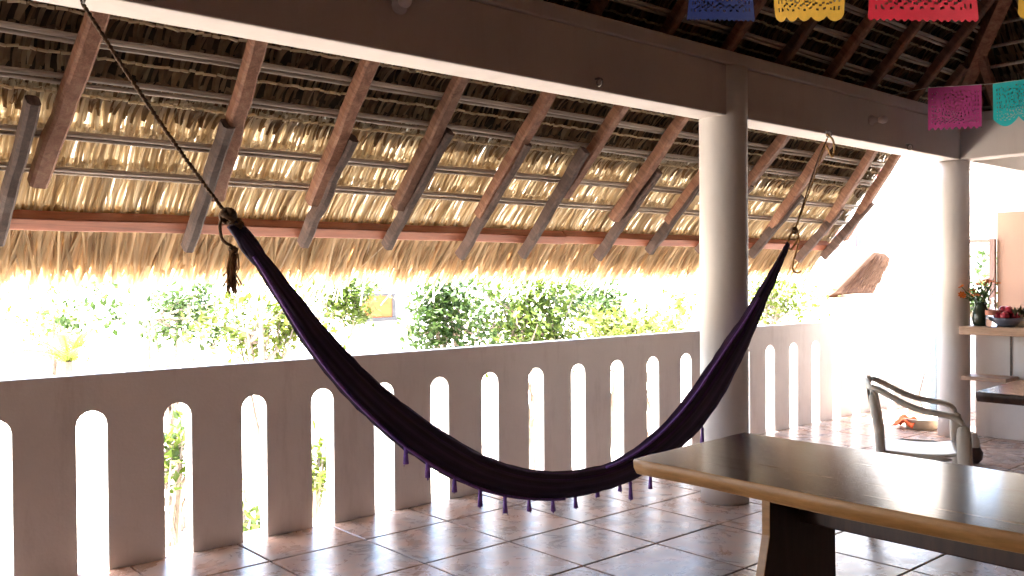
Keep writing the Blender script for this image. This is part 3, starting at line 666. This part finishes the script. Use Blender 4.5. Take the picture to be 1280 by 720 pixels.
# ------------------------------------------------------------------ paper flags
def paper_mat(name, col):
    m, t, b = newmat(name); n = noise(t, coords(t), 25, 3); c = ramp(t, n, [(.3, tuple(x*.85 for x in col)), (.7, col)])
    t.links.new(c, b.inputs['Base Color']); b.inputs['Roughness'].default_value = .7
    tr = N(t, 'ShaderNodeBsdfTranslucent'); t.links.new(c, tr.inputs[0]); mx = N(t, 'ShaderNodeMixShader'); mx.inputs[0].default_value = .45
    t.links.new(b.outputs[0], mx.inputs[1]); t.links.new(tr.outputs[0], mx.inputs[2]); t.links.new(mx.outputs[0], t.nodes['Material Output'].inputs[0]); return m
def flag(A, B, h, mat, label, style, seed):
    r = random.Random(seed); A = Vector(A); B = Vector(B); NXg, NYg = 56, 40; d = B-A; nrm = d.cross(Vector((0,0,1))).normalized(); mb = MB(); idx = {}
    ph = r.uniform(0, 6)
    def P(i, j):
        if (i, j) not in idx:
            x, y = i/NXg, j/NYg; bot = 1.0
            if style == 'scallop': bot = .93+.07*abs(math.sin(math.pi*x*5))**.6
            if style == 'wave': bot = .80+.20*abs(math.sin(math.pi*(x*2)))**.8
            if style == 'zig': bot = .965+.035*(1-abs(((x*16) % 1)*2-1))
            if style == 'fringe': bot = .95+.05*(1 if int(x*18) % 2 == 0 else 0)
            yy = y if y < .7 else .7+(y-.7)/.3*(bot-.7)
            q = A+d*x-Vector((0,0,1))*(h*yy)+nrm*(.012*math.sin(4*x+ph)*yy+.02*yy*yy*math.sin(2.2*x+ph*2)); idx[(i, j)] = len(mb.v); mb.v.append(tuple(q))
        return idx[(i, j)]
    def hole(i, j):
        x, y = (i+.5)/NXg, (j+.5)/NYg
        if j < 3 or j > NYg-6 or i < 3 or i > NXg-4: return False
        if (i < 8 or i > NXg-9): return i % 3 == 1 and j % 4 in (1, 2)
        rr = math.hypot((x-.5)*1.4, y-.48); an = math.atan2(y-.48, (x-.5)*1.4)
        if y > .78: return (i+2*(j//2)) % 5 in (1, 2) and j % 3 != 0
        if rr < .42: return math.sin(an*12)*math.sin(rr*60) > .45
        return (i*3+j*5) % 11 in (2, 3) and j % 3 != 0
    for i in range(NXg):
        for j in range(NYg):
            if not hole(i, j): mb.f.append((P(i,j), P(i,j+1), P(i+1,j+1), P(i+1,j))); mb.c.append(None)
    return tag(mb.build('paper_flag', mat, smooth=True), label, 'paper flag')
W0 = 3.9; cc, bb = -.116, -13.0
def K1(k):                                     # point of the first string (flag bottoms at v~26)
    wd = W0*(1+cc*k); u = (865+bb*k)/(1+cc*k); p = at_d(u, 27, wd); return p
def strflag(k, col, label, style, seed, h=.30):
    a, b = K1(k), K1(k+.76); z = h+.0; A = Vector((a.x, a.y, a.z+h)); B = Vector((b.x, b.y, b.z+h)); return flag(A, B, h, col, label, style, seed)
M_blue = paper_mat('paper_blue', (.012,.025,.14)); M_yel = paper_mat('paper_yellow', (.85,.50,.06)); M_redp = paper_mat('paper_red', (.70,.02,.05)); M_mag = paper_mat('paper_magenta', (.32,.04,.16)); M_teal = paper_mat('paper_teal', (.02,.45,.48))
strflag(0, M_blue, 'dark blue cut-paper flag beside the yellow one', 'zig', 1)
strflag(1, M_yel, 'yellow cut-paper flag with scalloped hem beside the red one', 'scallop', 2)
strflag(1.98, M_redp, 'bright red cut-paper flag with zigzag hem', 'zig', 3)
strflag(3.05, M_yel, 'yellow cut-paper flag hanging after the red one', 'scallop', 4)
M_str = plain('string_white', (.6,.58,.52), .9)
P = [K1(k*.5-4)+Vector((0,0,.302)) for k in range(17)]; m = MB(); m.tube(P, .002, 5); tag(m.build('banner_string', M_str), 'thin string carrying the blue, yellow and red paper flags', 'string')
a = at_d(1160, 110, 6.62); b = at_d(1227, 106, 6.45); flag(a, b, a.z-at_d(1160, 163, 6.62).z, M_mag, 'magenta pink cut-paper flag hanging before the corner of the beams', 'fringe', 5)
c_ = at_d(1241, 105, 6.42); d_ = at_d(1306, 96, 6.2); flag(c_, d_, c_.z-at_d(1241, 159, 6.42).z, M_teal, 'turquoise cut-paper flag with wavy hem', 'wave', 6)
m = MB(); m.tube([at_y(1110, 120, 3.26), a+Vector((0,0,.002)), b+Vector((0,0,.002)), c_+Vector((0,0,.002)), d_+Vector((0,0,.002)), at_d(1400, 60, 5.7)], .002, 5); tag(m.build('banner_string', M_str), 'thin string carrying the pink and turquoise paper flags', 'string')

# ------------------------------------------------------------------ trees beyond the railing
def tree(name, base, crown, rx, rz, n, leaf, cols, label, seed, stems=3, group=None, clumps=26):
    r = random.Random(seed); t = thing(name, base, label, 'tree' if 'tree' in name else 'plant', group)
    C = Vector(crown); B = Vector(base); tr = MB(); lv = MB(); tips = []
    for s in range(stems):
        top = C+Vector((r.gauss(0, rx*.35), r.gauss(0, rx*.3), r.uniform(-.3, .5)*rz)); mid = B.lerp(top, .5)+Vector((r.gauss(0, .18), r.gauss(0, .18), 0))
        st_ = B+Vector((r.gauss(0, .1), r.gauss(0, .1), -.05)); P = catmull([st_, mid, top], 5); h = (top-B).length
        tr.tube(P, .02*h**.8+.03, 7, scales=[1-.75*k/(len(P)-1) for k in range(len(P))])
        for q in range(7):
            f = r.uniform(.5, 1); a = P[int(f*(len(P)-1))]; e = C+Vector((r.gauss(0, rx*.55), r.gauss(0, rx*.5), r.gauss(0, rz*.5)))
            tr.tube([a, a.lerp(e, .5)+Vector((0,0,.08*rz)), e], .03, 5, scales=[1, .6, .25]); tips.append(e)
    while len(tips) < clumps:
        a = Vector((r.gauss(0,1), r.gauss(0,1), r.gauss(0,1))).normalized()*r.uniform(.35, 1); tips.append(C+Vector((a.x*rx, a.y*rx*.8, a.z*rz)))
    for k in range(n):
        tp = r.choice(tips); cl = .28*min(rx, rz*1.3)
        q = tp+Vector((r.gauss(0, cl), r.gauss(0, cl), r.gauss(0, cl*.8))); dr = Vector((r.gauss(0,1), r.gauss(0,1), r.gauss(-.2,.7))).normalized(); L = leaf*r.uniform(.6, 1.4)
        sd_ = dr.cross(Vector((r.gauss(0,.4), r.gauss(0,.4), 1))).normalized()*L*.27; up = dr.cross(sd_).normalized()*L*.07
        c = lerp(r.choice(cols), r.choice(cols), r.random()); kk = r.uniform(.75, 1.2)
        lv.add([q, q+dr*L*.5+sd_+up, q+dr*L, q+dr*L*.5-sd_+up], [(0,1,2),(0,2,3)], tuple(v*kk for v in c))
    tr.build('trunk', M_bark, t, smooth=True); lv.build('crown', M_leaf, t); return t
GRN = [(.055,.09,.010), (.07,.105,.013), (.035,.06,.010), (.085,.12,.016)]; DK = [(.032,.062,.010), (.045,.078,.014), (.022,.045,.009)]; YL = [(.10,.13,.018), (.075,.11,.016), (.12,.135,.02)]
def at_ground(p): return (p.x, p.y, -3.3)
for (u, v, dep, rx, rz, n, lf_, cols, lab, sd_, st_, cl) in (
    (560, 402, 13.0, .62, .55, 2600, .11, DK, 'bushy dark green tree beside the white house', 21, 2, 18),
    (660, 392, 14.5, .95, .75, 3200, .13, GRN, 'broad green tree with pale branching stems beyond the railing', 22, 6, 22),
    (745, 372, 16.0, .60, .45, 1300, .12, DK, 'small dark green treetop behind the yellow-green bush', 23, 2, 10),
    (800, 402, 14.0, .80, .40, 1700, .12, YL, 'loose yellow-green tree close to the thick column', 24, 3, 14),
    (428, 372, 19.0, .75, .45, 1500, .14, GRN, 'green tree growing in front of the white house window', 25, 2, 12),
    (215, 390, 17.0, 1.35, .42, 1900, .14, DK, 'sparse dark green tree seen left of the hammock knot', 26, 4, 16),
    (335, 408, 12.5, .70, .40, 1200, .12, YL, 'thin pale green tree behind the hammock end', 27, 3, 12),
    (60, 400, 20.0, 1.2, .7, 700, .14, YL, 'very sparse yellowish tree at the far end of the yard', 28, 4, 14),
    (965, 375, 17.0, .75, .45, 1300, .12, YL, 'yellow-green tree between the thick column and the neighbouring thatch', 29, 3, 12),
    (1225, 375, 19.0, .60, .60, 900, .13, DK, 'green tree outside the kitchen window frame', 30, 2, 12)):
    c = at_d(u, v, dep); tree('broadleaf_tree', at_ground(c), c, rx, rz, n, lf_, cols, lab, sd_, st_, None, cl)
for i, (u, v, dep, n, lab) in enumerate(((212, 575, 10.0, 260, 'small green shrub seen through the railing, near the tall tree trunks'), (312, 652, 9.0, 200, 'low green weed on the sand below the railing'), (392, 590, 10.5, 260, 'yellow-green shrub seen through a railing slot'))):
    c = at_d(u, v, dep); zt = -3.3
    if c.z < zt+.3: c = at_z(u, v, zt+.3)
    tree('garden_shrub', at_ground(c), c, .35, .35, n, .14, YL if i == 2 else GRN, lab, 40+i, 3, None, 8)
# small yellowish palm
c = at_d(86, 452, 11.0); pm = thing('young_palm', at_ground(c), 'young yellow-green palm with upright fronds beyond the railing', 'palm')
m = MB(); m.tube([Vector(at_ground(c)), Vector((c.x-.06, c.y, (c.z-3.3)/2)), c], .06, 8, scales=[1.3, 1, .8]); m.build('trunk', M_bark, pm, smooth=True)
PR = random.Random(6)
for k in range(11):
    az = k*2.4; el = PR.uniform(.4, 1.3); L = PR.uniform(.5, .8); m = MB(); P = []
    for j in range(9):
        f = j/8; P.append(c+Vector((math.cos(az)*math.cos(el)*L*f, math.sin(az)*math.cos(el)*L*f, math.sin(el)*L*f-.35*L*f*f)))
    m.tube(P, .008, 5, col=(.18,.2,.05))
    for j in range(1, 9):
        t = (P[j]-P[j-1]).normalized(); s_ = t.cross(Vector((0,0,1))).normalized()
        for e in (-1, 1):
            for q in (0, .5):
                a = P[j-1].lerp(P[j], q); tip = a+s_*e*.16*(1-.5*j/8)+t*.12-Vector((0,0,.03)); wv = t*.018
                m.add([a-wv, a+wv, tip], [(0,1,2)], lerp((.22,.24,.04), (.14,.2,.04), PR.random()))
    m.build('frond', M_leaf, pm)

# ------------------------------------------------------------------ buildings outside
M_bw = plaster('house_white', (.78,.77,.74), (.6,.56,.5), .8, .3)
M_roofg = plain('roof_grey', (.04,.04,.045), .8, .3, 4); M_orange = plain('curtain_orange', (.30,.075,.012), .8, .3, 6); M_pane = plain('pane_dark', (.05,.06,.08), .15, .2, 3)
M_pink = plain('shutter_pink', (.45,.12,.12), .7, .2, 5)
def oriented(name, c, label):                # empty facing the camera side: local x along the railing
    return thing(name, c, label, 'building')
def facade(bld, x0, x1, y0, y1, z0, z1): return MB().box((x0, y0, z0), (x1, y1, z1)).build('wall', M_bw, bld)
hc = at_d(470, 384, 24)
hs = oriented('white_house', (hc.x, hc.y+2, -3.3), 'white house with an orange curtained window beyond the trees')
facade(hs, hc.x-1.1, hc.x+2.0, hc.y, hc.y+4, -3.3, hc.z+1.0)
MB().box((hc.x-1.3, hc.y-.2, hc.z+1.001), (hc.x+2.2, hc.y+4.2, hc.z+1.12)).build('roof', M_bw, hs)
wx = MB(); w_ = MB().box((hc.x-.62, hc.y-.05, hc.z-.38), (hc.x+.66, hc.y-.003, hc.z-.28)).build('window_sill', M_roofg, hs)
win = MB(); win.box((hc.x-.58, hc.y-.03, hc.z-.279), (hc.x-.52, hc.y-.004, hc.z+.36)); win.box((hc.x+.50, hc.y-.03, hc.z-.279), (hc.x+.62, hc.y-.004, hc.z+.36)); win.box((hc.x-.519, hc.y-.03, hc.z+.30), (hc.x+.499, hc.y-.004, hc.z+.36))
win = win.build('window', M_roofg, hs); MB().box((hc.x-.518, hc.y-.015, hc.z-.278), (hc.x+.498, hc.y-.004, hc.z+.299)).build('curtain', M_orange, win)
# neighbour with flat parapet and a thatched canopy
nc = at_d(1100, 367, 21)
nb = oriented('neighbour_house', (nc.x, nc.y, -3.3), 'low white neighbouring house with a steep thatched canopy on its flat roof')
facade(nb, nc.x-1.8, nc.x+5, nc.y, nc.y+5, -3.3, nc.z-.08)
MB().box((nc.x-1.0, nc.y-.06, nc.z-.079), (nc.x+5.1, nc.y+5, nc.z)).build('parapet', plain('parapet_tan', (.5,.36,.26), .8, .2, 5), nb)
p0 = at_y(1043, 366, nc.y+.3); p1 = at_y(1092, 366, nc.y+.3); p2 = at_y(1113, 323, nc.y+.8); p3 = at_y(1093, 315, nc.y+.8); p4 = at_y(1106, 317, nc.y+.8)
NRf = random.Random(9); m = MB()
quad = [p0, p1, p2, p4, p3]; off = Vector((.22, .45, -.18)); n = 5
m.add(quad+[q+off for q in quad], [tuple(range(n)), tuple(range(2*n-1, n-1, -1))]+[(i, i+n, (i+1) % n+n, (i+1) % n) for i in range(n)], (.14,.085,.055))
for k in range(420):
    f, g_ = NRf.random(), NRf.random(); top = p3.lerp(p2, f); bot = p0.lerp(p1, f); a = top.lerp(bot, g_*.8)+Vector((0,-.02,0)); b = a+(bot-top)*NRf.uniform(.15, .35)+Vector((NRf.gauss(0,.03), -.03, 0)); wv = Vector((.022, 0, .012))
    m.add([a-wv, a+wv, b+wv*.6, b-wv*.6], [(0,1,2,3)], lerp((.20,.12,.075), (.11,.06,.04), NRf.random()))
tag(m.build('thatch_canopy', M_thatch, nb), 'steep brown thatch canopy with a rounded top')
# tall pale building far behind
fc = at_d(1120, 345, 42)
fb = oriented('apartment_building', (fc.x, fc.y, -3.3), 'tall pale apartment building with pink shutters far behind the neighbouring house')
facade(fb, fc.x-5.0, fc.x+9, fc.y, fc.y+8, -3.3, fc.z+11)
for v in (297, 215):
    for u in (1040, 1072, 1098, 1153, 1168):
        q = at_y(u, v, fc.y); ww, hh = (.9, .55) if u not in (1098,) else (.35, .25)
        wn = MB().box((q.x-ww*.6, q.y-.06, q.z-hh), (q.x+ww*.6, q.y-.003, q.z+hh)).build('window', M_pink, fb)
        MB().box((q.x-ww*.25, q.y-.08, q.z-hh*.7), (q.x+ww*.25, q.y-.0605, q.z+hh*.2)).build('pane', M_pane, wn)
for v in (258, 330):
    q = at_y(1120, v, fc.y); MB().box((fc.x-5.02, fc.y-.12, q.z-.1), (fc.x+9.02, fc.y-.002, q.z+.1)).build('floor_band', M_bw, fb)
m = MB(); a = at_d(900, 228, 30); b = at_d(1166, 214, 30); c = at_d(1400, 205, 30); m.tube([a, b, c], .02, 5); tag(m.build('power_line', M_steel), 'thin dark overhead wire in front of the apartment building', 'wire')
